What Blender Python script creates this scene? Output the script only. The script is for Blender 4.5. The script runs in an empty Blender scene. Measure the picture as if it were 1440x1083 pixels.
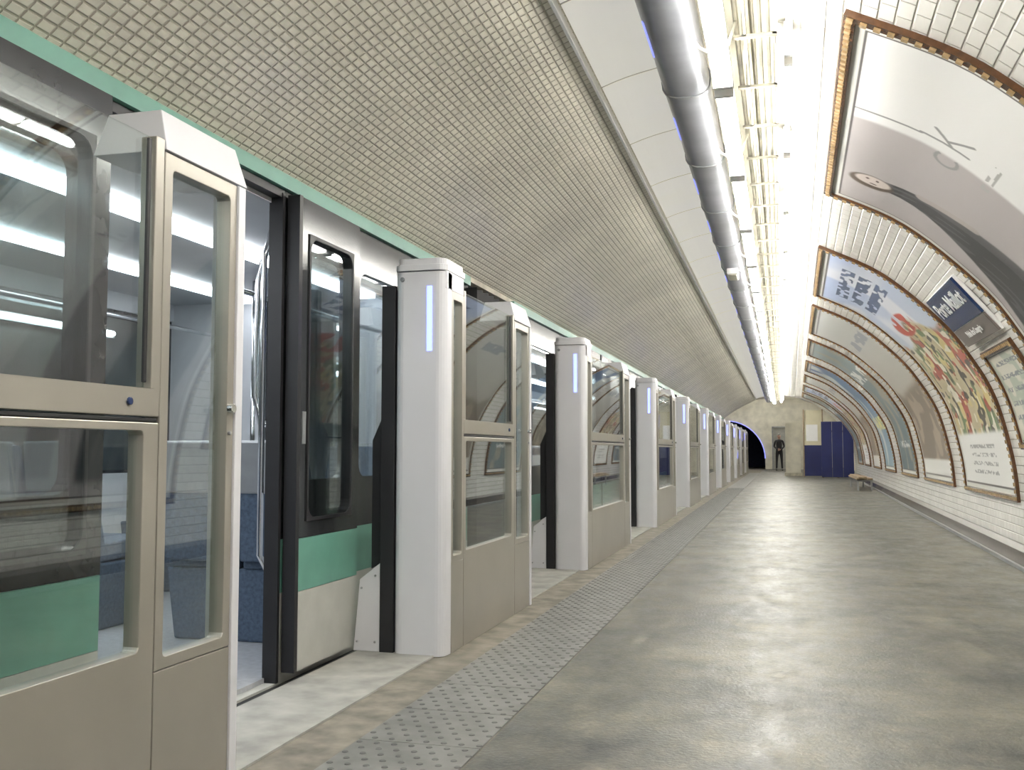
import bpy, bmesh, math, random
import numpy as np
from mathutils import Vector, Matrix
random.seed(4)
rng=np.random.RandomState(3)
S=bpy.context.scene
COL=S.collection
S.view_settings.view_transform='Standard'
S.view_settings.look='None'
S.view_settings.exposure=0.82

# ------------------------------------------------------------ materials
def newmat(name):
    m=bpy.data.materials.new(name); m.use_nodes=True
    nt=m.node_tree
    return m,nt,nt.nodes['Principled BSDF']
def pmat(name,col,rough=.5,metal=0,noise=.0,nscale=8,bump=0,spec=.5,coat=0,emit=0):
    m,nt,b=newmat(name)
    b.inputs['Base Color'].default_value=(*col,1)
    b.inputs['Roughness'].default_value=rough
    b.inputs['Metallic'].default_value=metal
    b.inputs['Specular IOR Level'].default_value=spec
    b.inputs['Coat Weight'].default_value=coat
    if emit:
        b.inputs['Emission Color'].default_value=(1,.97,.90,1); b.inputs['Emission Strength'].default_value=emit
    if noise or bump:
        tc=nt.nodes.new('ShaderNodeTexCoord')
        n=nt.nodes.new('ShaderNodeTexNoise'); n.inputs['Scale'].default_value=nscale; n.inputs['Detail'].default_value=5
        nt.links.new(tc.outputs['Object'],n.inputs['Vector'])
        if noise:
            r=nt.nodes.new('ShaderNodeMapRange'); r.inputs['From Min'].default_value=.3; r.inputs['From Max'].default_value=.7
            r.inputs['To Min'].default_value=1-noise; r.inputs['To Max'].default_value=1+noise*.4
            nt.links.new(n.outputs['Fac'],r.inputs['Value'])
            mx=nt.nodes.new('ShaderNodeVectorMath'); mx.operation='SCALE'; mx.inputs[0].default_value=col
            nt.links.new(r.outputs['Result'],mx.inputs['Scale'])
            nt.links.new(mx.outputs['Vector'],b.inputs['Base Color'])
        if bump:
            bp=nt.nodes.new('ShaderNodeBump'); bp.inputs['Strength'].default_value=bump; bp.inputs['Distance'].default_value=.01
            nt.links.new(n.outputs['Fac'],bp.inputs['Height']); nt.links.new(bp.outputs['Normal'],b.inputs['Normal'])
    return m
def emat(name,col,st):
    m=bpy.data.materials.new(name); m.use_nodes=True
    nt=m.node_tree; nt.nodes.clear()
    o=nt.nodes.new('ShaderNodeOutputMaterial'); e=nt.nodes.new('ShaderNodeEmission')
    e.inputs[0].default_value=(*col,1); e.inputs[1].default_value=st
    nt.links.new(e.outputs[0],o.inputs[0]); return m
def glassmat(name,tint,base=.06,rough=.01):
    # thin pane: Schlick reflectance, same on both faces
    m=bpy.data.materials.new(name); m.use_nodes=True
    nt=m.node_tree; nt.nodes.clear()
    o=nt.nodes.new('ShaderNodeOutputMaterial')
    t=nt.nodes.new('ShaderNodeBsdfTransparent'); t.inputs[0].default_value=(*tint,1)
    g=nt.nodes.new('ShaderNodeBsdfGlossy'); g.inputs['Roughness'].default_value=rough; g.inputs[0].default_value=(.95,.97,1,1)
    lw=nt.nodes.new('ShaderNodeLayerWeight'); lw.inputs['Blend'].default_value=.5
    pw=nt.nodes.new('ShaderNodeMath'); pw.operation='POWER'; pw.inputs[1].default_value=4.0
    ml=nt.nodes.new('ShaderNodeMath'); ml.operation='MULTIPLY_ADD'; ml.inputs[1].default_value=1-base; ml.inputs[2].default_value=base; ml.use_clamp=True
    mx=nt.nodes.new('ShaderNodeMixShader')
    nt.links.new(lw.outputs['Facing'],pw.inputs[0]); nt.links.new(pw.outputs[0],ml.inputs[0]); nt.links.new(ml.outputs[0],mx.inputs[0])
    nt.links.new(t.outputs[0],mx.inputs[1]); nt.links.new(g.outputs[0],mx.inputs[2]); nt.links.new(mx.outputs[0],o.inputs[0])
    return m
def tilemat(name,col,mortar,bw,rh,ms,rough,bump,dirt=.15,smooth=.6,offset=.5):
    m,nt,b=newmat(name)
    uv=nt.nodes.new('ShaderNodeTexCoord')
    br=nt.nodes.new('ShaderNodeTexBrick')
    br.offset=offset
    br.inputs['Scale'].default_value=1
    br.inputs['Brick Width'].default_value=bw; br.inputs['Row Height'].default_value=rh
    br.inputs['Mortar Size'].default_value=ms; br.inputs['Mortar Smooth'].default_value=smooth
    br.inputs['Color1'].default_value=(*col,1); br.inputs['Color2'].default_value=(*[c*.9 for c in col],1)
    br.inputs['Mortar'].default_value=(*mortar,1)
    nt.links.new(uv.outputs['UV'],br.inputs['Vector'])
    n=nt.nodes.new('ShaderNodeTexNoise'); n.inputs['Scale'].default_value=1.1; n.inputs['Detail'].default_value=6
    nt.links.new(uv.outputs['UV'],n.inputs['Vector'])
    r=nt.nodes.new('ShaderNodeMapRange'); r.inputs['From Min'].default_value=.35; r.inputs['From Max'].default_value=.65
    r.inputs['To Min'].default_value=1-dirt; r.inputs['To Max'].default_value=1.0
    nt.links.new(n.outputs['Fac'],r.inputs['Value'])
    mx=nt.nodes.new('ShaderNodeVectorMath'); mx.operation='SCALE'
    nt.links.new(br.outputs['Color'],mx.inputs[0]); nt.links.new(r.outputs['Result'],mx.inputs['Scale'])
    nt.links.new(mx.outputs['Vector'],b.inputs['Base Color'])
    b.inputs['Roughness'].default_value=rough
    bp=nt.nodes.new('ShaderNodeBump'); bp.invert=True; bp.inputs['Strength'].default_value=bump; bp.inputs['Distance'].default_value=.008
    nt.links.new(br.outputs['Fac'],bp.inputs['Height']); nt.links.new(bp.outputs['Normal'],b.inputs['Normal'])
    return m
def attrmat(name,rough=.35):
    m,nt,b=newmat(name)
    a=nt.nodes.new('ShaderNodeAttribute'); a.attribute_name='Col'
    nt.links.new(a.outputs['Color'],b.inputs['Base Color']); b.inputs['Roughness'].default_value=rough
    return m

M_tileL=tilemat('ceiling_tile',(.87,.83,.72),(.47,.43,.34),.060,.036,.0058,.28,.9,.18,.7,0.0)
M_tileR=tilemat('white_bevel_tile',(.88,.87,.83),(.54,.53,.48),.15,.075,.007,.18,.8,.06,.8)
M_cream=pmat('cream_paint',(.74,.71,.60),.5,noise=.2,nscale=3)
M_dcream=pmat('stained_cream',(.58,.55,.45),.6,noise=.35,nscale=6)
M_panel=pmat('ceiling_panel_added_glow',(.82,.82,.76),.35,noise=.06,nscale=2,emit=.22)  # weak emission added to brighten the panels and the vault around them
M_psd=pmat('door_champagne_metal',(.37,.35,.305),.28,.45,noise=.08,nscale=3)
M_psdw=pmat('door_white_lacquer',(.66,.66,.69),.3,noise=.05,nscale=3)
M_black=pmat('black_rubber',(.013,.013,.015),.45,noise=.2)
M_gloss=pmat('black_lacquer',(.022,.024,.026),.16,noise=.2)
M_teal=pmat('jade_green_paint',(.125,.31,.245),.35,noise=.1)
M_trainw=pmat('train_ivory_paint',(.46,.46,.425),.35,noise=.1)
M_glass=glassmat('screen_glass',(.93,.96,.95),.075,.012)
M_tglass=glassmat('train_glass',(.80,.84,.84),.06,.01)
M_led=emat('blue_led',(.16,.20,1.0),2.8)
M_vglow=emat('violet_glow',(.30,.34,1.0),.8)  # emissive violet for the imitated duct reflection and the portal edge
M_chrome=pmat('chrome',(.75,.76,.78),.12,1,noise=.05)
M_grey=pmat('grey_steel',(.34,.35,.36),.4,.6,noise=.15)
M_duct=pmat('duct_grey',(.31,.32,.35),.30,.55,noise=.15,nscale=5)
M_seat=pmat('seat_blue_fabric',(.075,.11,.165),.8,noise=.35,nscale=60,bump=.2)
M_int=pmat('train_interior_grey',(.46,.475,.50),.4,noise=.05)
M_intfl=pmat('train_floor_grey',(.40,.41,.43),.35,noise=.2,nscale=30)
M_brown=pmat('glazed_brown_frame',(.11,.05,.022),.22,noise=.3,nscale=30)
M_ochre=pmat('glazed_ochre_bead',(.42,.30,.16),.22,noise=.3,nscale=30)
M_plinth=pmat('polished_stone_plinth',(.085,.072,.06),.15,noise=.4,nscale=12)
M_navy=pmat('navy_enamel',(.012,.03,.10),.25,noise=.15)
M_white=pmat('white_enamel',(.82,.82,.82),.35,noise=.03)
M_bluebd=pmat('blue_hoarding_board',(.010,.017,.11),.5,noise=.25,nscale=2)
M_beigebd=pmat('beige_board',(.62,.58,.42),.6,noise=.15,nscale=2)
M_dark=pmat('dark_tunnel',(.02,.022,.03),.8,noise=.3)
M_trk=pmat('track_wall_tile_grey',(.36,.36,.33),.5,noise=.4,nscale=2)
M_tube=emat('fluorescent_tube',(1,.97,.90),40)
M_wfill=emat('track_wall_fill',(.95,.97,1),14)  # emission of the added fill lights on the track wall
M_intl=emat('train_ceiling_light',(.90,.95,1),8)
M_poster=attrmat('poster_print')
M_slab=pmat('threshold_stone',(.36,.355,.325),.55,noise=.35,nscale=7,bump=.2)
M_grime=pmat('bare_screed',(.21,.19,.155),.7,noise=.5,nscale=9,bump=.5)
M_tact=pmat('tactile_paving',(.165,.165,.155),.5,noise=.3,nscale=8,bump=.2)
M_stud=pmat('tactile_stud',(.080,.080,.077),.45,noise=.2)
M_wood=pmat('timber_plank',(.30,.22,.14),.6,noise=.3)

def floormat():
    m,nt,b=newmat('worn_concrete_floor')
    tc=nt.nodes.new('ShaderNodeTexCoord')
    def noise(sc,det,rough=.6,stretch=None):
        n=nt.nodes.new('ShaderNodeTexNoise'); n.inputs['Scale'].default_value=sc; n.inputs['Detail'].default_value=det; n.inputs['Roughness'].default_value=rough
        if stretch:
            mp=nt.nodes.new('ShaderNodeMapping'); mp.inputs['Scale'].default_value=stretch
            nt.links.new(tc.outputs['Object'],mp.inputs[0]); nt.links.new(mp.outputs[0],n.inputs['Vector'])
        else: nt.links.new(tc.outputs['Object'],n.inputs['Vector'])
        return n
    n1=noise(1.4,12,.8); n2=noise(6,10,.8,(1,.4,1)); n3=noise(60,3); n4=noise(38,6,.8)
    r1=nt.nodes.new('ShaderNodeValToRGB')
    r1.color_ramp.elements[0].position=.40; r1.color_ramp.elements[0].color=(.052,.056,.055,1)
    r1.color_ramp.elements[1].position=.62; r1.color_ramp.elements[1].color=(.180,.172,.145,1)
    nt.links.new(n1.outputs['Fac'],r1.inputs[0])
    r2=nt.nodes.new('ShaderNodeValToRGB')
    r2.color_ramp.elements[0].position=.38; r2.color_ramp.elements[0].color=(.60,.62,.62,1)
    r2.color_ramp.elements[1].position=.66; r2.color_ramp.elements[1].color=(1.28,1.22,1.1,1)
    nt.links.new(n2.outputs['Fac'],r2.inputs[0])
    mx=nt.nodes.new('ShaderNodeMix'); mx.data_type='RGBA'; mx.blend_type='MULTIPLY'; mx.inputs[0].default_value=1
    nt.links.new(r1.outputs[0],mx.inputs[6]); nt.links.new(r2.outputs[0],mx.inputs[7])
    r4=nt.nodes.new('ShaderNodeValToRGB')
    r4.color_ramp.elements[0].position=.38; r4.color_ramp.elements[0].color=(.78,.78,.78,1)
    r4.color_ramp.elements[1].position=.62; r4.color_ramp.elements[1].color=(1.15,1.15,1.13,1)
    nt.links.new(n4.outputs['Fac'],r4.inputs[0])
    m2=nt.nodes.new('ShaderNodeMix'); m2.data_type='RGBA'; m2.blend_type='MULTIPLY'; m2.inputs[0].default_value=1
    nt.links.new(mx.outputs[2],m2.inputs[6]); nt.links.new(r4.outputs[0],m2.inputs[7])
    nt.links.new(m2.outputs[2],b.inputs['Base Color'])
    rr=nt.nodes.new('ShaderNodeMapRange'); rr.inputs['From Min'].default_value=.35; rr.inputs['From Max'].default_value=.65
    rr.inputs['To Min'].default_value=.34; rr.inputs['To Max'].default_value=.58
    nt.links.new(n2.outputs['Fac'],rr.inputs['Value']); nt.links.new(rr.outputs[0],b.inputs['Roughness'])
    bp=nt.nodes.new('ShaderNodeBump'); bp.inputs['Strength'].default_value=.25; bp.inputs['Distance'].default_value=.01
    nt.links.new(n3.outputs['Fac'],bp.inputs['Height']); nt.links.new(bp.outputs[0],b.inputs['Normal'])
    return m
M_floor=floormat()

# ------------------------------------------------------------ mesh builder
class MB:
    def __init__(s): s.v=[];s.f=[];s.mi=[];s.mats=[]
    def m(s,mat):
        if mat not in s.mats: s.mats.append(mat)
        return s.mats.index(mat)
    def face(s,idx,mat): s.f.append(tuple(idx)); s.mi.append(s.m(mat))
    def box(s,x0,x1,y0,y1,z0,z1,mat):
        s.hexa([(x0,y0,z0),(x1,y0,z0),(x1,y1,z0),(x0,y1,z0),(x0,y0,z1),(x1,y0,z1),(x1,y1,z1),(x0,y1,z1)],mat)
    def hexa(s,p,mat):
        n=len(s.v); s.v+=[tuple(q) for q in p]
        for q in ((3,2,1,0),(4,5,6,7),(0,1,5,4),(1,2,6,5),(2,3,7,6),(3,0,4,7)): s.face([n+i for i in q],mat)
    def prism(s,poly,axis,a,b,mat):
        n=len(s.v); k=len(poly)
        for t in (a,b):
            for (p,q) in poly:
                s.v.append({'x':(t,p,q),'y':(p,t,q),'z':(p,q,t)}[axis])
        s.face([n+i for i in range(k)][::-1],mat); s.face([n+k+i for i in range(k)],mat)
        for i in range(k):
            j=(i+1)%k; s.face((n+i,n+j,n+k+j,n+k+i),mat)
    def ring(s,xa,xb,o,i,r,mat,n=4):
        y0,y1,z0,z1=o; a0,a1,c0,c1=i
        P=[];Q=[]
        for (cy,cz,st,oy,oz) in ((a0+r,c0+r,180,y0,z0),(a1-r,c0+r,270,y1,z0),(a1-r,c1-r,0,y1,z1),(a0+r,c1-r,90,y0,z1)):
            for k in range(n+1):
                t=math.radians(st+90*k/n); P.append((cy+r*math.cos(t),cz+r*math.sin(t))); Q.append((oy,oz))
        k=len(P); b=len(s.v)
        for x in (xa,xb):
            s.v+=[(x,*p) for p in P]+[(x,*q) for q in Q]
        for a in range(k):
            c=(a+1)%k
            s.face((b+a,b+c,b+2*k+c,b+2*k+a),mat)
            s.face((b+k+a,b+3*k+a,b+3*k+c,b+k+c),mat)
            s.face((b+a,b+k+a,b+k+c,b+c),mat)
            s.face((b+2*k+a,b+2*k+c,b+3*k+c,b+3*k+a),mat)
    def tube(s,pts,r,mat,n=10,cap=True):
        pts=[Vector(p) for p in pts]; b=len(s.v)
        for i,p in enumerate(pts):
            d=(pts[min(i+1,len(pts)-1)]-pts[max(i-1,0)]).normalized()
            up=Vector((0,0,1)) if abs(d.z)<.9 else Vector((1,0,0))
            u=d.cross(up).normalized(); w=d.cross(u).normalized()
            for k in range(n):
                t=2*math.pi*k/n; s.v.append(tuple(p+u*(r*math.cos(t))+w*(r*math.sin(t))))
        for i in range(len(pts)-1):
            for k in range(n):
                c=(k+1)%n
                s.face((b+i*n+k,b+i*n+c,b+(i+1)*n+c,b+(i+1)*n+k),mat)
        if cap:
            s.face([b+k for k in range(n)],mat); s.face([b+(len(pts)-1)*n+k for k in range(n)][::-1],mat)
    def make(s,name,bevel=0,smooth=False,parent=None,seg=2,fix=True,auto=False):
        me=bpy.data.meshes.new(name); me.from_pydata(s.v,[],s.f)
        for m in s.mats: me.materials.append(m)
        me.polygons.foreach_set('material_index',s.mi)
        if fix:
            bm=bmesh.new(); bm.from_mesh(me); bmesh.ops.remove_doubles(bm,verts=bm.verts,dist=1e-6); 
            bmesh.ops.recalc_face_normals(bm,faces=bm.faces)
            if auto:
                for e in bm.edges:
                    if len(e.link_faces)==2 and e.calc_face_angle(0)>math.radians(40): e.smooth=False
            bm.to_mesh(me); bm.free()
        o=bpy.data.objects.new(name,me); COL.objects.link(o)
        if bevel:
            md=o.modifiers.new('bevel','BEVEL'); md.width=bevel; md.segments=seg; md.limit_method='ANGLE'; md.angle_limit=math.radians(40)
        if smooth or auto:
            for p in me.polygons: p.use_smooth=True
        if parent: o.parent=parent
        return o
def empty(name,loc=(0,0,0)):
    e=bpy.data.objects.new(name,None); e.location=loc; COL.objects.link(e); return e

# ------------------------------------------------------------ vault section
def catmull(P,n=6):
    P=np.array(P,float); out=[]
    Q=np.vstack([2*P[0]-P[1],P,2*P[-1]-P[-2]])
    for i in range(1,len(Q)-2):
        for k in range(n):
            t=k/n; p0,p1,p2,p3=Q[i-1],Q[i],Q[i+1],Q[i+2]
            out.append(.5*((2*p1)+(-p0+p2)*t+(2*p0-5*p1+4*p2-p3)*t*t+(-p0+3*p1-3*p2+p3)*t**3))
    out.append(P[-1]); return np.array(out)
YB,YE=-9.0,38.0
def dxf(Y): return .021*(min(max(Y,-9),36)-9.5)
def wgt(x):
    t=min(max(x/.3,0),1); return t*t*(3-2*t)*(.6+.4*min(max((x-.4)/1.4,0),1))
R_sec=catmull([(0.0,2.965),(.2,2.905),(.41,2.81),(.90,2.55),(1.37,2.12),(1.62,1.78),(1.81,1.41),(1.93,.92),(1.97,.56),(1.975,.3),(1.975,0)],6)
R_arc=np.concatenate([[0],np.cumsum(np.hypot(*np.diff(R_sec,axis=0).T))])
def rsurf(Y,s,off=0):
    x=np.interp(s,R_arc,R_sec[:,0]); z=np.interp(s,R_arc,R_sec[:,1])
    x2=np.interp(s+.05,R_arc,R_sec[:,0]); z2=np.interp(s+.05,R_arc,R_sec[:,1])
    x1=np.interp(s-.05,R_arc,R_sec[:,0]); z1=np.interp(s-.05,R_arc,R_sec[:,1])
    t=np.array([x2-x1,z2-z1]); t/=np.linalg.norm(t)+1e-9
    nx,nz=t[1],-t[0]     # inward
    return (x+dxf(Y)*wgt(x)+nx*off, Y, z+nz*off)
def s_of_z(z): return float(np.interp(-z,-R_sec[:,1],R_arc))
def sheet(name,sec,mats_by_x,use_dx,y0=YB,y1=YE,step=1.0,arc0=0):
    sec=np.array(sec); arc=np.concatenate([[0],np.cumsum(np.hypot(*np.diff(sec,axis=0).T))])+arc0
    Ys=np.arange(y0,y1+1e-6,step); v=[];f=[];uv=[]
    for Y in Ys:
        for (x,z) in sec: v.append((x+(dxf(Y)*wgt(x) if use_dx else 0),Y,z))
    n=len(sec); me=bpy.data.meshes.new(name); fm=[]
    for i in range(len(Ys)-1):
        for k in range(n-1):
            f.append((i*n+k,(i+1)*n+k,(i+1)*n+k+1,i*n+k+1)); fm.append(mats_by_x((sec[k,0]+sec[k+1,0])/2))
            uv+=[(Ys[i],arc[k]),(Ys[i+1],arc[k]),(Ys[i+1],arc[k+1]),(Ys[i],arc[k+1])]
    me.from_pydata(v,[],f); ul=me.uv_layers.new(name='UVMap')
    ul.data.foreach_set('uv',np.array(uv,dtype=np.float32).ravel())
    me.polygons.foreach_set('material_index',fm)
    for p in me.polygons: p.use_smooth=True
    o=bpy.data.objects.new(name,me); COL.objects.link(o); return o
wr=sheet('wall_right',R_sec,lambda x:0,True); wr.data.materials.append(M_tileR)
L_sec=catmull([(-2.09,2.15),(-1.8,2.365),(-1.4,2.60),(-.87,2.85),(-.5,2.94),(-.25,2.97),(0,2.965)],6)
ce=sheet('ceiling',L_sec,lambda x:0 if x<-.87 else 1,False)
ce.data.materials.append(M_tileL); ce.data.materials.append(M_cream)
# cornice at the foot of the vault + return and upper soffit
b=MB(); b.box(-2.13,-2.075,YB,YE,2.125,2.17,M_dcream); b.box(-2.16,-2.125,YB,YE,2.14,2.62,M_cream)
b.make('trim_cornice')
b=MB(); b.box(-5.25,-2.16,YB,YE,2.60,2.66,M_trk); b.make('ceiling_track_side')
b=MB(); b.box(-5.35,-5.25,YB,60,-1.2,3.9,M_trk); b.make('wall_left')
b=MB(); y=-5
while y<36:
    b.box(-5.25,-5.20,y,y+1.5,1.86,1.92,M_white); b.tube([(-5.18,y+.04,1.89),(-5.18,y+1.46,1.89)],.018,M_wfill,5); y+=2.6
b.make('track_wall_fill_lights')  # added fill lights, so the track wall shows bright through the train windows
b=MB(); b.box(-5.25,3.4,YB-.1,YB,-1.2,3.9,M_cream); b.make('wall_back')

# ceiling panels with seams
b=MB()
idx=[i for i,(x,z) in enumerate(L_sec) if -.90<=x<=-.47]
sec=[L_sec[i] for i in idx]
def pstrip(y,y2,off,mat):
    n0=len(b.v); K=len(sec)
    for yy in (y,y2):
        for (x,z) in sec: b.v.append((x,yy,z-off))
    for k in range(K-1): b.face((n0+k,n0+k+1,n0+K+k+1,n0+K+k),mat)
y=-2.0
while y<37:
    pstrip(y,y+.985,.022,M_panel); pstrip(y+.985,y+1.0,.019,M_grey)
    y+=1.0
b.box(-.90,-.885,-2,37,2.80,2.86,M_white)
b.make('ceiling_panels',fix=False)

# ------------------------------------------------------------ overhead duct, trays, luminaires
b=MB()
prof=[]
for k in range(20):
    t=2*math.pi*k/20; cx_,sx_=math.cos(t),math.sin(t)
    prof.append((-.43+.115*math.copysign(abs(cx_)**.75,cx_),2.79+.085*math.copysign(abs(sx_)**.75,sx_)))
b.prism(prof,'y',-3,37.5,M_duct)
c=np.array([-.43,2.79])
big=[tuple(c+(np.array(p)-c)*1.07) for p in prof]
y=-2.6
while y<37: 
    b.prism(big,'y',y,y+.025,M_grey); b.box(-.44,-.42,y,y+.025,2.86,2.96,M_grey); y+=1.25
b.make('ceiling_cable_duct',auto=True)
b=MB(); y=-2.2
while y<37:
    b.tube([(-.530,y,2.738),(-.530,y+.38,2.738)],.007,M_vglow,6); y+=1.25
b.make('duct_sheen_strip')  # glowing strips stand in for a violet reflection on the duct
b=MB(); y=-3
while y<37:
    b.box(-.285,-.195,y,y+1.5,2.690,2.72,M_white)
    for dy in (.3,1.2): b.box(-.25,-.23,y+dy,y+dy+.02,2.71,2.965,M_white)
    b.tube([(-.262,y+.05,2.662),(-.262,y+1.45,2.662)],.013,M_tube,6)
    b.tube([(-.218,y+.05,2.662),(-.218,y+1.45,2.662)],.013,M_tube,6)
    b.box(-.285,-.195,y+.02,y+.05,2.645,2.69,M_white); b.box(-.285,-.195,y+1.45,y+1.48,2.645,2.69,M_white)
    b.tube([(.06,y+.05,2.79),(.06,y+1.45,2.79)],.012,M_tube,6)
    b.box(.04,.08,y+.02,y+.05,2.77,2.93,M_white); b.box(.04,.08,y+1.45,y+1.48,2.77,2.93,M_white)
    y+=1.55
b.make('fluorescent_luminaire_row')
b=MB()
b.box(-.13,-.12,-3,37.5,2.75,2.81,M_cream); b.box(-.01,-.0,-3,37.5,2.75,2.81,M_cream)
for x in (-.095,-.065,-.03): b.tube([(x,-3,2.785),(x,37.5,2.785)],.011,M_dcream,6)
b.tube([(-.16,-3,2.775),(-.16,37.5,2.775)],.012,M_dcream,6)
y=-2.5
while y<37:
    b.box(-.18,.01,y,y+.025,2.738,2.75,M_dcream); b.box(-.14,-.12,y,y+.03,2.74,2.96,M_cream); b.box(-.01,.01,y,y+.03,2.74,2.95,M_cream); y+=.62
y=-2
while y<37:
    b.tube([(-.16,y,2.76),(-.19,y,2.66),(-.22,y,2.635),(-.27,y,2.635),(-.31,y,2.66),(-.35,y,2.72)],.007,M_cream,6); y+=1.55
b.make('ceiling_cable_tray')
b=MB(); b.box(-.48,-.38,9.6,9.95,2.63,2.685,M_white); b.box(-.47,-.39,9.62,9.93,2.62,2.63,M_cream); b.box(-.45,-.41,9.7,9.85,2.685,2.72,M_grey); b.make('emergency_luminaire',bevel=.004)

# ------------------------------------------------------------ floor
b=MB()
b.box(-1.0+.06,3.4,YB,60,-.25,0,M_floor); b.make('floor')
b=MB(); b.box(-1.57,-.94,YB,60,-.25,-.002,M_grime); b.make('floor_edge_screed')
b=MB(); b.box(-1.96,-1.57,YB,60,-.25,.006,M_slab)
b.make('floor_threshold_slab')
b=MB(); b.box(-1.965,-1.90,YB,60,-1.2,-.25,M_dark); b.box(-5.25,3.4,YB,60,-1.3,-1.2,M_dark); b.make('floor_track_bed')
b=MB(); y=-1.0; 
while y<44:
    b.box(-1.36,-.945,y,y+.405,-.01,.004,M_tact); y+=.41
y=1.5;r=0
while y<26:
    for k in range(7):
        cx=-1.335+k*.060+(.030 if r%2 else 0)-.01
        n=8 if y<6 else 5
        n0=len(b.v)
        for (rr,zz) in ((.0115,.004),(.009,.0065)):
            for t in range(n): b.v.append((cx+rr*math.cos(2*math.pi*t/n),y+rr*math.sin(2*math.pi*t/n),zz))
        for t in range(n): b.face((n0+t,n0+(t+1)%n,n0+n+(t+1)%n,n0+n+t),M_stud)
        b.face([n0+n+t for t in range(n)],M_stud)
    y+=.056; r+=1
b.make('tactile_paving_strip',fix=False)

# skirting plinth following wall
b=MB()
Ys=np.arange(-8,37.1,1)
for a,c in zip(Ys[:-1],Ys[1:]):
    xa=1.975+dxf(a); xc=1.975+dxf(c)
    b.hexa([(xa-.13,a,0),(xa,a,0),(xc,c,0),(xc-.13,c,0),(xa-.10,a,.13),(xa,a,.15),(xc,c,.15),(xc-.10,c,.13)],M_plinth)
    b.hexa([(xa-.15,a,.0),(xa-.12,a,0),(xc-.12,c,0),(xc-.15,c,0),(xa-.15,a,.03),(xa-.12,a,.03),(xc-.12,c,.03),(xc-.15,c,.03)],M_grey)
b.make('baseboard_right')

# ------------------------------------------------------------ platform screen doors
XF=-1.52
def rrect(x0,x1,y0,y1,r,n=4,corners=(1,1,1,1)):
    out=[]
    for i,(cx,cy,st,px,py) in enumerate(((x0+r,y0+r,180,x0,y0),(x1-r,y0+r,270,x1,y0),(x1-r,y1-r,0,x1,y1),(x0+r,y1-r,90,x0,y1))):
        if corners[i]:
            for k in range(n+1):
                t=math.radians(st+90*k/n); out.append((cx+r*math.cos(t),cy+r*math.sin(t)))
        else: out.append((px,py))
    return out
def leaf(b,y0,y1,zg0,zg1,mat,x=XF,th=.045,g=.028):
    b.ring(x-th,x,(y0,y1,zg0-.03,zg1+.04),(y0+g,y1-g,zg0,zg1),.012,mat,2)
    b.box(x-.028,x-.020,y0+g-.005,y1-g+.005,zg0-.005,zg1+.005,M_glass)
def psd(y0,y1,near=False,mains=1):
    b=MB(); 
    ys=y0
    if not near:
        b.prism(rrect(-1.775,XF,y0,y0+.10,.045,5,(1,1,0,0)),'z',0,1.80,M_psdw)
        b.prism(rrect(-1.780,XF+.004,y0-.004,y0+.29,.045,5,(1,1,0,0)),'z',1.805,1.835,M_psdw)
        b.prism(rrect(-1.768,XF-.006,y0+.008,y0+.285,.04,5,(1,1,0,0)),'z',1.835,1.865,M_psdw)
        b.prism(rrect(-1.775,XF,y0+.02,y0+.29,.01,2),'z',1.72,1.806,M_psdw)
        b.box(-1.612,-1.585,y0-.004,y0+.002,1.42,1.73,M_led)
        b.tube([(-1.735,y0-.008,1.765),(-1.735,y0+.004,1.765)],.012,M_grey,8)
        b.box(-1.845,-1.776,y0+.012,y0+.07,.0,1.74,M_black)
        b.prism([(-1.98,.006),(-1.846,.006),(-1.846,.42),(-1.95,.34)],'y',y0+.02,y0+.05,M_psdw)
        b.prism([(-1.90,.39),(-1.846,.42),(-1.846,1.12),(-1.90,1.0)],'y',y0+.04,y0+.07,M_black)
        for (sx,sz) in ((-1.96,.05),(-1.87,.05),(-1.94,.30),(-1.87,.36)): b.tube([(sx,y0+.013,sz),(sx,y0+.022,sz)],.006,M_grey,6)
        leaf(b,y0+.10,y0+.29,.45,1.68,M_psd)
        b.box(XF-.045,XF,y0+.10,y0+.288,0,.42,M_psd)
        ys=y0+.292
    ye=y1-.40
    seg=(ye-ys)/mains
    for i in range(mains):
        a=ys+i*seg; c=a+seg-.004
        b.box(XF-.045,XF,a,c,1.035,1.105,M_psd)
        b.box(XF-.04,XF-.005,a,c,1.022,1.032,M_black)
        b.ring(XF-.045,XF,(a,c,.42,1.02),(a+.035,c-.06,.46,1.00),.012,M_psd,2)
        b.box(XF-.028,XF-.020,a+.03,c-.055,.45,1.005,M_glass)
        b.box(XF-.045,XF,a,a+.03,1.105,1.75,M_psd); b.box(XF-.045,XF,c-.035,c,1.105,1.75,M_psd)
        b.box(XF-.028,XF-.020,a+.03,c-.035,1.10,1.75,M_glass)
        b.box(XF-.016,XF-.008,c-.055,c-.042,1.12,1.74,M_black)
        b.box(XF-.045,XF,a,c,0.0,.42,M_psd)
        b.tube([(XF-.002,c-.12,1.070),(XF+.006,c-.12,1.070)],.010,M_navy,10)
    leaf(b,ye,y1-.05,.43,1.68,M_psd,g=.035)
    b.box(XF-.045,XF,ye,y1-.05,0,.398,M_psd)
    b.prism(rrect(-1.60,XF+.006,y1-.048,y1,.018,4,(0,0,1,1)),'z',0,1.72,M_psdw)
    b.hexa([(-1.74,ye,1.725),(XF+.004,ye,1.725),(XF+.004,y1,1.725),(-1.74,y1,1.725),(-1.71,ye+.02,1.84),(XF-.03,ye+.02,1.84),(XF-.03,y1-.015,1.84),(-1.71,y1-.015,1.84)],M_psdw)
    b.tube([(XF,y1-.075,1.07),(XF+.018,y1-.075,1.07)],.014,M_chrome,12)
    b.tube([(XF,y1-.075,1.0),(XF+.008,y1-.075,1.0)],.006,M_grey,8)
    return b.make('platform_screen_door',bevel=.004)
psd(-3.2,2.60,near=True,mains=3)
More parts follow.
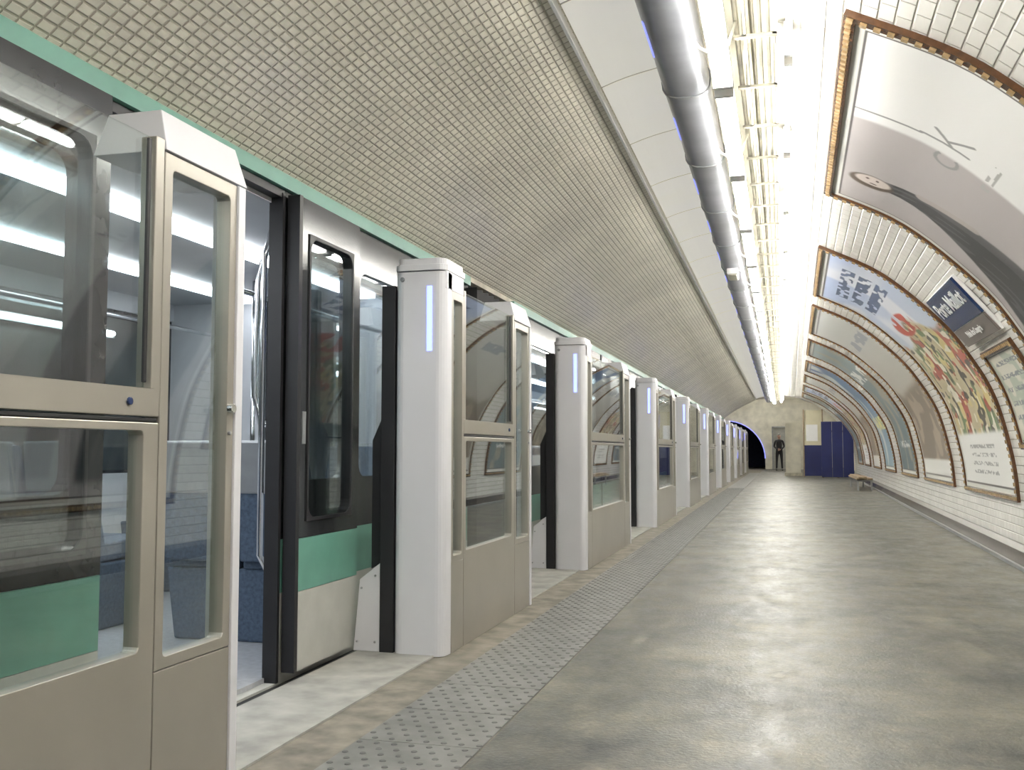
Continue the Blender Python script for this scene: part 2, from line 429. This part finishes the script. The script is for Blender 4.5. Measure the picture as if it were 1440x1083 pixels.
UN=[(4.41,6.07),(7.85,10.30)]
y=12.45
while y<45: UN.append((y,y+2.45)); y+=4.6
for u in UN: psd(*u)

# ------------------------------------------------------------ train
tr=empty('metro_train')
XT=-2.06; TH=.05
def tleaf(b,y0,y1,x=-1.998,th=.05):
    b.box(x-th,x,y0,y1,.02,.35,M_trainw); b.box(x-th,x,y0,y1,.352,.575,M_teal)
    b.ring(x-th,x,(y0,y1,.577,2.055),(y0+.09,y1-.09,.66,1.89),.06,M_gloss,5)
    b.ring(x,x+.006,(y0+.075,y1-.075,.645,1.905),(y0+.09,y1-.09,.66,1.89),.06,M_black,5)
    b.box(x-.03,x-.02,y0+.08,y1-.08,.65,1.90,M_tglass)
    b.box(x-th,x+.008,y0-.03,y0,.02,2.055,M_black); 
    b.box(x,x+.004,y0+.03,y0+.06,.98,1.12,M_grey)
def side(b,ya,yb,ops,x0,x1):
    ops=sorted(ops); y=ya
    def full(a,c):
        b.box(x0,x1,a,c,-.75,.35,M_trainw); b.box(x0,x1,a,c,.35,.575,M_teal); b.box(x0,x1,a,c,.575,2.075,M_gloss)
    for (a,c,k) in ops:
        if a>y: full(y,a)
        if k=='w':
            b.box(x0,x1,a,c,-.75,.35,M_trainw); b.box(x0,x1,a,c,.35,.575,M_teal)
            b.ring(x0,x1,(a,c,.575,2.075),(a+.05,c-.05,.82,1.86),.07,M_gloss,5)
            b.box((x0+x1)/2-.005,(x0+x1)/2+.005,a+.03,c-.03,.80,1.88,M_tglass)
        else:
            b.box(x0,x1,a,c,-.75,-.02,M_trainw); b.box(x0,x1,a,c,2.04,2.075,M_black)
            b.box(x0-.01,x1+.005,c-.02,c+.001,-.02,2.06,M_black); b.box(x0-.01,x1+.005,a-.001,a+.02,-.02,2.06,M_black)
        y=c
    full(y,yb)
def car(ya,yb,ops,doors,name='car_body'):
    b=MB()
    side(b,ya,yb,ops,XT-TH,XT)
    side(b,ya,yb,[(a,c,'w') for a,c,k in ops if k=='w']+[(a+.05,c-.05,'w') for a,c,k in ops if k!='w'],-4.42,-4.34)
    b.box(-4.42,XT+.02,ya,yb,2.078,2.14,M_teal)
    b.prism([(-4.40,2.14),(-2.165,2.14),(-2.25,2.32),(-2.6,2.42),(-3.8,2.42),(-4.2,2.32)],'y',ya,yb,M_grey)
    b.box(-4.34,XT-TH,ya,yb,-.12,0.0,M_intfl)
    b.box(XT-TH,-1.975,ya,yb,-.10,-.03,M_black)
    b.box(-4.34,XT-TH-.001,ya,yb,2.02,2.05,M_int)
    b.box(-4.339,-4.32,ya,yb,0,.80,M_int); b.box(-4.339,-4.32,ya,yb,1.90,2.02,M_int)
    for yy in (ya,yb-.05):
        b.box(-4.34,-3.6,yy,yy+.05,0,2.02,M_int); b.box(-2.9,XT-TH-.001,yy,yy+.05,0,2.02,M_int)
    y=ya+.06
    for (a,c,k) in sorted(ops)+[(yb-.06,yb,'e')]:
        if a>y: b.box(XT-TH-.012,XT-TH-.002,y,a-.001,0,2.02,M_int)
        if k=='w': b.box(XT-TH-.012,XT-TH-.002,a,c,0,.78,M_int)
        y=c+.001
    for (a,c) in doors: tleaf(b,a,c)
    o=b.make(name,bevel=0,parent=tr); return o
car(-8.5,6.45,[(-2.9,-1.0,'w'),(-.4,1.25,'w'),(1.35,2.60,'w'),(2.63,3.84,'d'),(3.87,4.56,'w'),(4.60,6.2,'w')],[(1.95,2.61),(3.88,4.50)])
car(7.60,22.0,[(7.9,9.9,'w'),(10.6,12.0,'d'),(12.8,14.6,'w'),(15.2,16.6,'d'),(17.4,19.2,'w'),(19.8,21.2,'d')],[(10.6,11.29),(11.31,12.0),(15.2,15.89),(15.91,16.6),(19.8,20.49),(20.51,21.2)])
car(23.1,37.5,[(24.4,25.8,'d'),(26.6,28.4,'w'),(29,30.4,'d'),(31.2,33,'w'),(33.6,35,'d')],[(24.4,25.09),(25.11,25.8),(29,29.69),(29.71,30.4),(33.6,34.29),(34.31,35)])
for (a,c) in ((6.47,7.58),(22.02,23.08)):
    b=MB(); n=16; pts=[]
    for i in range(n+1):
        pts.append((-2.08 if i%2 else -2.0,a+(c-a)*i/n))
    poly=[(p[0],p[1]) for p in pts]+[(-2.16,c),(-2.16,a)]
    b.prism(poly,'z',-.5,2.07,M_black)
    b.box(-4.4,-4.3,a,c,-.5,2.07,M_black); b.box(-4.3,-2.16,a,c,2.03,2.07,M_int); b.box(-4.3,-2.16,a,c,-.1,0,M_intfl)
    b.box(-4.3,-3.6,a+.3,a+.35,0,2.03,M_grey); b.box(-2.9,-2.16,a+.3,a+.35,0,2.03,M_grey)
    b.make('bellows_gangway',parent=tr)
# interior lights, poles, seats
b=MB()
for (a,c) in ((-3,6.3),(7.8,12),(12.2,21.8)):
    for x in (-2.75,-3.65): b.box(x-.07,x+.07,a,c,1.995,2.018,M_intl)
b.make('interior_light',parent=tr)
b=MB()
def pole(x,y): b.tube([(x,y,0),(x,y,2.02)],.016,M_chrome,10)
b.tube([(-2.22,4.06,2.0),(-2.25,4.06,1.92),(-2.30,4.06,1.75),(-2.31,4.06,1.5),(-2.31,4.06,1.2),(-2.28,4.06,1.08),(-2.2,4.06,1.05)],.016,M_chrome,10)
b.tube([(-2.14,3.89,1.9),(-2.18,3.89,1.8),(-2.18,3.89,.5),(-2.13,3.89,.42)],.014,M_chrome,10)
pole(-3.2,3.3); pole(-3.2,5.6); pole(-2.75,2.2); pole(-3.2,1.2); pole(-3.2,9); pole(-3.2,11.3)
b.tube([(-2.6,4.3,1.75),(-2.6,6.3,1.75)],.014,M_chrome,8); b.tube([(-3.8,2.5,1.75),(-3.8,6.3,1.75)],.014,M_chrome,8)
b.make('grab_rail',parent=tr,smooth=True)
def seat(x0,x1,y,d):
    b=MB(); w=(x1-x0)/2
    for k in range(2):
        a=x0+k*w+.01; c=a+w-.02
        b.hexa([(a,y,.36),(c,y,.36),(c,y+d*.44,.38),(a,y+d*.44,.38),(a,y,.46),(c,y,.46),(c,y+d*.46,.48),(a,y+d*.46,.48)],M_seat)
        b.hexa([(a,y-d*.02,.44),(c,y-d*.02,.44),(c,y+d*.07,.44),(a,y+d*.07,.44),(a+.03,y-d*.11,.98),(c-.03,y-d*.11,.98),(c-.03,y-d*.05,.98),(a+.03,y-d*.05,.98)],M_seat)
        b.hexa([(a+.01,y-d*.05,.40),(c-.01,y-d*.05,.40),(c-.01,y-d*.02,.40),(a+.01,y-d*.02,.40),(a+.04,y-d*.135,.90),(c-.04,y-d*.135,.90),(c-.04,y-d*.11,.90),(a+.04,y-d*.11,.90)],M_seat)
        b.hexa([(a+.04,y-d*.04,.74),(c-.04,y-d*.04,.74),(c-.04,y-d*.12,.74),(a+.04,y-d*.12,.74),(a+.04,y-d*.09,1.0),(c-.04,y-d*.09,1.0),(c-.04,y-d*.15,1.0),(a+.04,y-d*.15,1.0)],M_grey)
    b.hexa([(x0+.05,y,.0),(x1-.05,y,.0),(x1-.05,y+d*.3,.0),(x0+.05,y+d*.3,.0),(x0,y,.36),(x1,y,.36),(x1,y+d*.4,.36),(x0,y+d*.4,.36)],M_seat)
    b.make('seat',bevel=.02,parent=tr)
for (y,d) in ((4.50,1),(6.25,-1),(1.7,-1),(-.2,1),(7.95,1),(9.9,-1)):
    seat(-3.05,-2.2,y,d); seat(-4.3,-3.45,y,d)

# ------------------------------------------------------------ posters
SM=s_of_z
sT,sB=s_of_z(2.81),s_of_z(.56)
def smooth(a,b_,x): t=np.clip((x-a)/(b_-a),0,1); return t*t*(3-2*t)
def lay(c,mask,col):
    m=np.clip(mask,0,1)[...,None]; return c*(1-m)+np.array(col)*m
def seg(s,q,p0,p1,w,asp=1.0):
    a=np.array(p0);d=np.array(p1)-a; px=s-a[0];py=(q-a[1])
    t=np.clip((px*d[0]+py*d[1])/(d@d),0,1)
    return 1-smooth(w*.8,w*1.2,np.hypot(px-t*d[0],py-t*d[1]))
def vnoise(s,q,fs,fq,seed=0):
    r=np.random.RandomState(seed); g=r.rand(64,64)
    x=s*fs;y=q*fq; xi=np.floor(x).astype(int);yi=np.floor(y).astype(int); fx=x-xi;fy=y-yi
    fx=fx*fx*(3-2*fx);fy=fy*fy*(3-2*fy)
    G=lambda a,b_: g[a%64,b_%64]
    return (G(xi,yi)*(1-fx)+G(xi+1,yi)*fx)*(1-fy)+(G(xi,yi+1)*(1-fx)+G(xi+1,yi+1)*fx)*fy
def textrow(s,q,s0,s1,q0,h,f,seed):
    n=(vnoise(s,q,f,1/h*3,seed)>.45)*1.0
    return n*((s>s0)&(s<s1)&(q>q0)&(q<q0+h))
def art(kind,s,q):
    c=np.ones(s.shape+(3,))*.8
    if kind=='perfume':
        c[:]=(.88,.88,.88)
        bd=.60+.0*q
        g=.40+.14*s
        m=1-smooth(bd-.01,bd+.01,s)
        c=c*(1-m[...,None])+np.stack([g,g*.93,g*.95],-1)*m[...,None]
        ctr=.20+.05*q+.02*np.sin(q*9); half=.035+.12*smooth(.10,.6,q)
        body=(1-smooth(half*.92,half*1.05,np.abs(s-ctr)))*smooth(.10,.14,q)*(1-smooth(.93,.96,q))
        c=lay(c,body,(.035,.035,.04))
        fold=(vnoise(s*3-q*.6,q,22,7,3)>.66)*body*.6
        c=lay(c,fold,(.12,.12,.13))
        hair=1-smooth(.85,1.05,np.hypot((s-.215)/.05,(q-.085)/.055)); c=lay(c,hair,(.09,.06,.04))
        face=1-smooth(.85,1.1,np.hypot((s-.225)/.034,(q-.088)/.042)); c=lay(c,face,(.62,.54,.51))
        for (a,e,r1,r2) in ((.235,.075,.006,.004),(.235,.098,.006,.004),(.205,.09,.004,.009)):
            c=lay(c,1-smooth(.8,1.2,np.hypot((s-a)/r1,(q-e)/r2)),(.12,.07,.06))
        c=lay(c,seg(s,q,(.27,.20),(.31,.33),.014),(.40,.36,.35))
        S2=.60+(s-.60)/.85; Q2=.20+(q-.185)/.75
        d=np.hypot((S2-.57),(Q2-.235)*1.15); ang=np.arctan2(Q2-.235,S2-.57)
        c=lay(c,(1-smooth(.004,.008,np.abs(d-.036)))*(np.abs(ang)>.7),(.28,.28,.29))
        for p0,p1 in (((.66,.15),(.66,.28)),((.66,.235),(.72,.18)),((.68,.22),(.73,.28)),((.655,-.02),(.655,.15))):
            c=lay(c,seg(S2,Q2,p0,p1,.005),(.28,.28,.29))
        c=lay(c,textrow(s,q,.56,.70,.29,.018,60,8),(.45,.45,.45))
    elif kind=='comic':
        sky=np.stack([.42+.35*q,.50+.3*q,.72+.05*q],-1); c=sky
        cl=smooth(.5,.7,vnoise(s,q,5,6,1)); c=lay(c,cl*.7,(.80,.80,.84))
        gm=smooth(.36+.05*np.sin(s*9),.40+.05*np.sin(s*9),q)
        c=lay(c,gm,(.52,.45,.30))
        c=lay(c,gm*(vnoise(s,q,16,18,4)>.66),(.42,.10,.07))
        c=lay(c,gm*(vnoise(s,q,18,16,5)>.72),(.60,.50,.22))
        c=lay(c,gm*(vnoise(s,q,20,20,6)>.70),(.17,.24,.12))
        c=lay(c,gm*(vnoise(s,q,22,24,7)>.74),(.70,.66,.56))
        c=lay(c,gm*(vnoise(s,q,30,30,9)>.74),(.10,.09,.08))
        c=lay(c,(1-smooth(.9,1.1,np.hypot((s-.45)/.20,(q-.34)/.05)))*(vnoise(s,q,24,20,14)>.35),(.5,.08,.06))
        for k in range(3):
            c=lay(c,textrow(s,q,.2,.8,.07+.06*k,.045,26,20+k),(.10,.14,.26))
        c=lay(c,smooth(.79,.81,q),(.82,.82,.80))
        for k in range(4): c=lay(c,textrow(s,q,.25,.75,.84+.03*k,.014,60,30+k),(.35,.35,.35))
    elif kind=='landscape':
        c=np.stack([.62-.30*q,.63-.36*q,.62-.42*q],-1)
        c=lay(c,smooth(.55,.6,q+.1*vnoise(s,q,5,5,2)),(.22,.18,.14))
        c=lay(c,smooth(.55,.6,q)*smooth(.55,.7,vnoise(s,q,12,14,6)),(.38,.32,.25))
        c=lay(c,textrow(s,q,.15,.85,.2,.06,16,5),(.30,.32,.36)); c=lay(c,smooth(.9,.91,q),(.75,.75,.72))
    elif kind=='dark':
        c=np.stack([.10+.15*(1-q),.15+.16*(1-q),.17+.16*(1-q)],-1)
        c=lay(c,smooth(.55,.75,vnoise(s,q,7,8,12)),(.32,.30,.24))
        c=lay(c,textrow(s,q,.1,.9,.28,.1,14,15),(.8,.8,.78)); c=lay(c,textrow(s,q,.2,.8,.8,.04,30,16),(.8,.8,.78))
    elif kind=='blue':
        c=np.stack([.06+.2*q,.13+.25*q,.30+.15*q],-1)
        c=lay(c,smooth(.5,.7,vnoise(s,q,6,6,22)),(.6,.62,.6)); c=lay(c,textrow(s,q,.1,.9,.6,.1,16,25),(.8,.75,.3))
    else:
        c[:]=(.68,.66,.58); c=lay(c,smooth(.45,.6,vnoise(s,q,8,9,31)),(.45,.50,.42))
        for k in range(5): c=lay(c,textrow(s,q,.1,.9,.1+.15*k,.05,30,40+k),(.2,.22,.25))
    return c
def poster(ya,yb,kind,nq=150,ns=130,st=sT,sb=sB,frame=True,name='advertising_poster'):
    e=empty(name); 
    ss=np.linspace(0,1,ns); qs=np.linspace(0,1,nq)
    v=[rsurf(yb-(yb-ya)*a,st+(sb-st)*q,.012) for q in qs for a in (0,1)]
    v=np.array(v).reshape(nq,2,3)
    V=v[:,None,0,:]*(1-ss[None,:,None])+v[:,None,1,:]*ss[None,:,None]
    f=[(j*ns+i,(j+1)*ns+i,(j+1)*ns+i+1,j*ns+i+1) for j in range(nq-1) for i in range(ns-1)]
    me=bpy.data.meshes.new('printed_sheet'); me.from_pydata(V.reshape(-1,3).tolist(),[],f)
    Sg,Qg=np.meshgrid(ss,qs); c=art(kind,Sg,Qg)
    ed=.02; border=(Sg<ed)|(Sg>1-ed)|(Qg<ed*.8)|(Qg>1-ed*.8); c[border]=(.72,.72,.68)
    e2=.026; ln=((Sg<e2)|(Sg>1-e2)|(Qg<e2*.8)|(Qg>1-e2*.8))&~border; c[ln]=(.06,.05,.05)
    at=me.color_attributes.new('Col','FLOAT_COLOR','POINT')
    at.data.foreach_set('color',np.concatenate([c,np.ones(c.shape[:2]+(1,))],-1).astype(np.float32).ravel())
    me.materials.append(M_poster)
    me.polygons.foreach_set('use_smooth',[True]*len(me.polygons))
    o=bpy.data.objects.new('printed_sheet',me); COL.objects.link(o); o.parent=e
    if not frame: return e
    b=MB(); W=.055
    def blk(y0,y1,s0,s1,h,mat):
        P=[rsurf(yy,s_,0.0) for (yy,s_) in ((y0,s0),(y1,s0),(y1,s1),(y0,s1))]+[rsurf(yy,s_,h) for (yy,s_) in ((y0,s0),(y1,s0),(y1,s1),(y0,s1))]
        b.hexa(P,mat)
    L=sb-st; n=int(L/.06)
    for i in range(n):
        a=st-W+(L+2*W)*i/n; c2=st-W+(L+2*W)*(i+1)/n
        for (y0,y1) in ((ya-W,ya),(yb,yb+W)):
            blk(y0,y1,a,c2,.028,M_brown)
            blk(y0+.014,y1-.014,a+.016,c2-.016,.040,M_ochre)
    n=int((yb-ya)/.06)
    for i in range(n):
        a=ya+(yb-ya)*i/n; c2=ya+(yb-ya)*(i+1)/n
        for (s0,s1) in ((st-W,st),(sb,sb+W)):
            blk(a,c2,s0,s1,.028,M_brown); blk(a+.016,c2-.016,s0+.014,s1-.014,.040,M_ochre)
    b.make('ceramic_frame',parent=e); return e
poster(-.9,2.4,'perfume',200,200)
poster(4.42,7.4,'perfume',420,420)
poster(9.5,12.3,'comic',300,260)
poster(13.3,16.3,'landscape'); poster(17.4,20,'dark'); poster(21.5,24,'blue')
poster(25.5,28,'landscape',80,60); poster(29.5,32,'comic',80,60); poster(33.3,35.8,'dark',80,60)
poster(7.85,8.9,'map',120,100,s_of_z(1.72),s_of_z(1.02),True,'line_map_poster')

# station sign
sg=empty('station_name_sign')
p1=Vector(rsurf(8.4,s_of_z(2.24),.05)); p2=Vector(rsurf(8.4,s_of_z(1.84),.05))
upv=(p1-p2).normalized(); xv=Vector((0,-1,0)); nv=xv.cross(upv).normalized(); H=(p1-p2).length; cen=(p1+p2)/2
def plate(w0,w1,h0,h1,d0,d1,mat,name):
    b=MB(); b.hexa([cen+xv*a+upv*c_+nv*d for d in (d0,d1) for (a,c_) in ((w0,h0),(w1,h0),(w1,h1),(w0,h1))],mat); b.make(name,parent=sg,bevel=.004)
plate(-.62,.62,-H*.16,H*.5,-.045,0,M_navy,'enamel_plate'); plate(-.62,.62,-H*.5,-H*.17,-.045,-.002,pmat('taupe_enamel',(.14,.12,.11),.3,noise=.1),'subtitle_plate')
plate(-.63,.63,-H*.515,H*.515,-.05,-.02,M_white,'rim')
for (txt,sz,oy) in (('Porte Maillot',.20,H*.10),('Palais des Congrès',.075,-H*.37)):
    cu=bpy.data.curves.new('lettering','FONT'); cu.body=txt; cu.size=sz; cu.align_x='CENTER'; cu.extrude=.001; cu.offset=.003
    o=bpy.data.objects.new('lettering',cu); COL.objects.link(o); o.data.materials.append(M_white)
    M=Matrix((( xv.x,upv.x,nv.x,0),(xv.y,upv.y,nv.y,0),(xv.z,upv.z,nv.z,0),(0,0,0,1)))
    pos=cen+upv*oy+nv*.003; M.translation=pos; o.matrix_world=M; o.parent=sg

# ------------------------------------------------------------ far end
b=MB()
for i in range(len(L_sec)-1):
    (x0,z0),(x1,z1)=L_sec[i],L_sec[i+1]
    b.hexa([(x0,38,z0),(x1,38,z1),(x1,38.1,z1),(x0,38.1,z0),(x0,38,3.6),(x1,38,3.6),(x1,38.1,3.6),(x0,38.1,3.6)],M_cream)
b.box(-5.25,-2.1,38.0,38.1,2.6,3.6,M_cream)
for i in range(len(R_sec)-1):
    (x0,z0),(x1,z1)=R_sec[i],R_sec[i+1]; d0=dxf(38)*wgt(x0); d1=dxf(38)*wgt(x1)
    x0+=d0;x1+=d1
    if x1-x0<.001: continue
    b.hexa([(x0,38,z0),(x1,38,z1),(x1,38.1,z1),(x0,38.1,z0),(x0,38,3.6),(x1,38,3.6),(x1,38.1,3.6),(x0,38.1,3.6)],M_cream)
b.box(2.53,3.3,38,38.1,0,3.6,M_cream)
b.make('wall_bulkhead')
b=MB(); b.box(-5.25,3.4,38.1,60,3.6,3.7,M_cream); b.make('ceiling_far')
b=MB(); b.box(3.3,3.4,38.1,54,0,3.6,M_cream); b.make('wall_right_far')
b=MB(); cx,cz,R=-2.80,.55,1.95; n=24
arc=[(cx+R*math.cos(math.pi*i/n),cz+R*math.sin(math.pi*i/n)) for i in range(n+1)]
for i in range(n):
    (xa,za),(xb_,zb)=arc[i],arc[i+1]
    b.hexa([(xa,53,za),(xb_,53,zb),(xb_,53.3,zb),(xa,53.3,za),(xa,53,3.6),(xb_,53,3.6),(xb_,53.3,3.6),(xa,53.3,3.6)],M_cream)
b.box(-5.25,cx-R,53,53.3,-1.2,3.6,M_cream); b.box(cx+R,-.46,53,53.3,-1.2,3.6,M_cream)
b.box(-.46,.26,53,53.3,2.15,3.6,M_cream); b.box(.26,3.3,53,53.3,-1.2,3.6,M_cream)
M_nav=pmat('blue_black_tunnel_wall',(.03,.04,.09),.7,noise=.3)
b.box(-5.25,.6,59.9,60,-1.2,3.6,M_nav); b.box(-.62,-.50,53.3,59.9,-1.2,3.6,M_nav)
b.make('wall_end')
b=MB()
b.tube([(x,52.96,z) for x,z in arc[:20]],.022,M_vglow,8); b.make('trim_portal_light')
M_door=pmat('grey_door_paint',(.42,.42,.39),.4,noise=.15)
b=MB(); b.box(-.46,.26,53.12,53.18,0,2.15,M_door); b.box(-.50,-.44,52.96,53.0,0,2.2,M_grey); b.box(.24,.30,52.96,53.0,0,2.2,M_grey); b.box(-.5,.3,52.96,53.0,2.13,2.2,M_grey); b.tube([(.16,53.11,1.0),(.16,53.05,1.0),(.06,53.05,1.0)],.012,M_chrome,8); b.make('door_1')
b=MB()
for y in (38.6,41,43.4,45.8,48.2,50.6):
    b.box(-.06,.06,y,y+1.5,3.42,3.6,M_white); b.tube([(0,y+.05,3.39),(0,y+1.45,3.39)],.025,M_tube,6)
    b.box(-2.06,-1.94,y,y+1.5,3.42,3.6,M_white); b.tube([(-2,y+.05,3.39),(-2,y+1.45,3.39)],.02,M_tube,6)
b.make('ceiling_fluorescent_luminaire')
b=MB(); b.box(.12,.68,39.2,39.7,0,2.05,M_cream); b.box(.08,.72,39.15,39.75,0,.12,M_dcream); b.box(.10,.70,39.18,39.72,1.98,2.08,M_cream); b.make('cream_pillar')
b=MB(); b.box(.76,1.42,37.8,37.86,1.16,2.42,M_beigebd); b.box(.76,1.42,37.8,37.86,.04,1.15,M_bluebd); b.box(.85,1.25,37.785,37.8,1.3,1.9,M_white); b.box(.74,.78,37.75,37.9,0,2.45,M_wood); b.box(1.4,1.44,37.75,37.9,0,2.45,M_wood); b.make('notice_board')
b=MB()
for i in range(3): b.box(1.33+i*.36,1.33+(i+1)*.36-.01,36.6,36.64,.03,1.97,M_bluebd)
b.box(1.33,2.38,36.64,36.7,.3,.36,M_wood); b.box(1.33,2.38,36.64,36.7,1.6,1.66,M_wood)
for x in (1.35,1.85,2.33): b.box(x,x+.05,36.64,37.2,0,.06,M_wood); b.box(x,x+.05,36.64,36.69,0,1.95,M_wood)
b.make('blue_hoarding')
b=MB()
for y in (25.3,27.9):
    b.box(1.72,1.76,y,y+.05,0,.26,M_grey); b.box(2.03,2.07,y,y+.05,0,.26,M_grey); b.box(1.72,2.07,y,y+.05,.22,.26,M_grey)
for i in range(3): b.box(1.70+i*.125,1.81+i*.125,25.1,28.2,.262,.30,M_wood)
b.box(1.72,1.90,24.8,28.0,.30,.335,M_wood)
b.make('platform_bench')

# ------------------------------------------------------------ man
man=empty('standing_man',(-.14,49.5,0))
M_cloth=pmat('black_clothing',(.018,.018,.022),.85,noise=.3,nscale=30)
M_skin=pmat('skin',(.50,.30,.22),.55,noise=.1)
M_hair=pmat('dark_hair',(.03,.02,.015),.7,noise=.3)
M_shoe=pmat('leather_shoe',(.01,.01,.01),.3,noise=.1)
def skin(name,pts,edges,root,mat,sub=2,matf=None):
    me=bpy.data.meshes.new(name+'_sk'); me.from_pydata([p[:3] for p in pts],edges,[])
    o=bpy.data.objects.new(name+'_sk',me); COL.objects.link(o)
    o.modifiers.new('s','SKIN')
    for i,p in enumerate(pts):
        d=me.skin_vertices[0].data[i]; d.radius=(p[3],p[4] if len(p)>4 else p[3]); d.use_root=(i==root)
    sb_=o.modifiers.new('d','SUBSURF'); sb_.levels=sub; sb_.render_levels=sub
    dg=bpy.context.evaluated_depsgraph_get(); m2=bpy.data.meshes.new_from_object(o.evaluated_get(dg))
    bpy.data.objects.remove(o)
    m2.name=name; m2.materials.clear()
    for m in (mat if isinstance(mat,list) else [mat]): m2.materials.append(m)
    for p in m2.polygons:
        p.use_smooth=True; p.material_index=matf(p.center) if matf else 0
    o=bpy.data.objects.new(name,m2); COL.objects.link(o); o.parent=man; return o
P=[(0,0,.95,.15,.11),(0,0,1.12,.135,.10),(0,0,1.30,.165,.115),(0,.0,1.42,.13,.09),(0,-.005,1.50,.055,.055),(0,-.015,1.56,.052,.052),
   (.17,0,1.41,.06),(.235,.0,1.16,.045),(.11,-.16,1.02,.033),(.06,-.19,1.00,.024),
   (-.17,0,1.41,.06),(-.235,.0,1.16,.045),(-.11,-.16,1.04,.033),(-.06,-.19,1.02,.024),
   (.095,0,.86,.088),(.115,-.01,.48,.058),(.13,.015,.09,.042),
   (-.095,0,.86,.088),(-.115,-.01,.48,.058),(-.13,.015,.09,.042)]
E=[(0,1),(1,2),(2,3),(3,4),(4,5),(3,6),(6,7),(7,8),(8,9),(3,10),(10,11),(11,12),(12,13),(0,14),(14,15),(15,16),(0,17),(17,18),(18,19)]
skin('body',P,E,0,[M_cloth,M_skin],2,lambda c:1 if c.z>1.5 else 0)
for sx in (1,-1):
    skin('shoe',[(sx*.13,.04,.045,.045,.04),(sx*.135,-.06,.04,.045,.035),(sx*.145,-.17,.032,.035,.025)],[(0,1),(1,2)],0,M_shoe,2)
    hz=1.0 if sx>0 else 1.02
    pts=[(sx*.065,-.19,hz,.024,.018),(sx*.03,-.205,hz-.01,.034,.016),(sx*.0,-.212,hz-.015,.034,.014)]; ed=[(0,1),(1,2)]
    skin('palm',pts,ed,0,M_skin,1)
    for k in range(4):
        z0=hz+.02-k*.02; L=[.9,1,.95,.75][k]
        skin('finger_%d'%(k+1),[(sx*.0,-.212,z0,.009),(sx*-.03*L,-.222,z0-.004,.0085),(sx*-.052*L,-.212,z0-.008,.008),(sx*-.062*L,-.196,z0-.01,.007)],[(0,1),(1,2),(2,3)],0,M_skin,1)
    skin('thumb',[(sx*.045,-.205,hz+.018,.011),(sx*.02,-.225,hz+.045,.010),(sx*-.005,-.228,hz+.052,.008)],[(0,1),(1,2)],0,M_skin,1)
bm=bmesh.new(); bmesh.ops.create_uvsphere(bm,u_segments=32,v_segments=24,radius=1)
for v in bm.verts:
    x,y,z=v.co
    w=.077*(1-.28*max(0,-z)**1.4); d=.098*(1-.12*max(0,-z))
    nx,ny,nz=x*w,y*d,z*.118
    if y<0: 
        nose=math.exp(-((x/.16)**2))*math.exp(-(((z+.12)/.22)**2)); ny-=.024*nose
        ny+=.008*(math.exp(-(((abs(x)-.38)/.14)**2))*math.exp(-(((z-.08)/.12)**2)))
        ny-=.006*math.exp(-((x/.3)**2))*math.exp(-(((z+.5)/.08)**2))
        ny-=.008*math.exp(-((x/.35)**2))*math.exp(-(((z+.85)/.18)**2))
    v.co=(nx,ny-.015,nz+1.635)
for f in bm.faces:
    f.smooth=True; c=f.calc_center_median()
    f.material_index=1 if (c.z>1.695 or (c.y>.0 and c.z>1.59)) else 0
me=bpy.data.meshes.new('head'); bm.to_mesh(me); bm.free(); me.materials.append(M_skin); me.materials.append(M_hair)
o=bpy.data.objects.new('head',me); COL.objects.link(o); o.parent=man
b=MB()
for sx in (1,-1):
    b.tube([(sx*.074,-.01,1.655),(sx*.087,.0,1.65),(sx*.084,.0,1.62),(sx*.074,-.008,1.605)],.008,M_skin,6)
    b.tube([(sx*.026,-.099,1.645),(sx*.026,-.108,1.645)],.008,M_white,8); b.tube([(sx*.026,-.107,1.645),(sx*.026,-.110,1.645)],.004,M_hair,6)
    b.tube([(sx*.014,-.108,1.664),(sx*.042,-.100,1.664)],.004,M_hair,6)
b.tube([(-.022,-.106,1.577),(0,-.112,1.575),(.022,-.106,1.577)],.004,pmat('lips',(.35,.14,.12),.5,noise=.1),6)
b.make('face_features',parent=man)

# ------------------------------------------------------------ world + camera
w=bpy.data.worlds.new('world'); S.world=w; w.use_nodes=True
w.node_tree.nodes['Background'].inputs[0].default_value=(.5,.5,.5,1); w.node_tree.nodes['Background'].inputs[1].default_value=.05
f=1400.0; pit=math.atan(92.5/f); yaw=math.atan(380*math.cos(pit)/f)
fw=Vector((-math.sin(yaw)*math.cos(pit),math.cos(yaw)*math.cos(pit),math.sin(pit)))
rt=Vector((math.cos(yaw),math.sin(yaw),0)); up=rt.cross(fw)
cam=bpy.data.cameras.new('camera'); cam.sensor_width=36; cam.lens=36*f/1440; cam.clip_start=.05; cam.clip_end=200
co=bpy.data.objects.new('camera',cam); COL.objects.link(co)
M=Matrix(((rt.x,up.x,-fw.x,0),(rt.y,up.y,-fw.y,0),(rt.z,up.z,-fw.z,.95),(0,0,0,1)))
co.matrix_world=M; S.camera=co
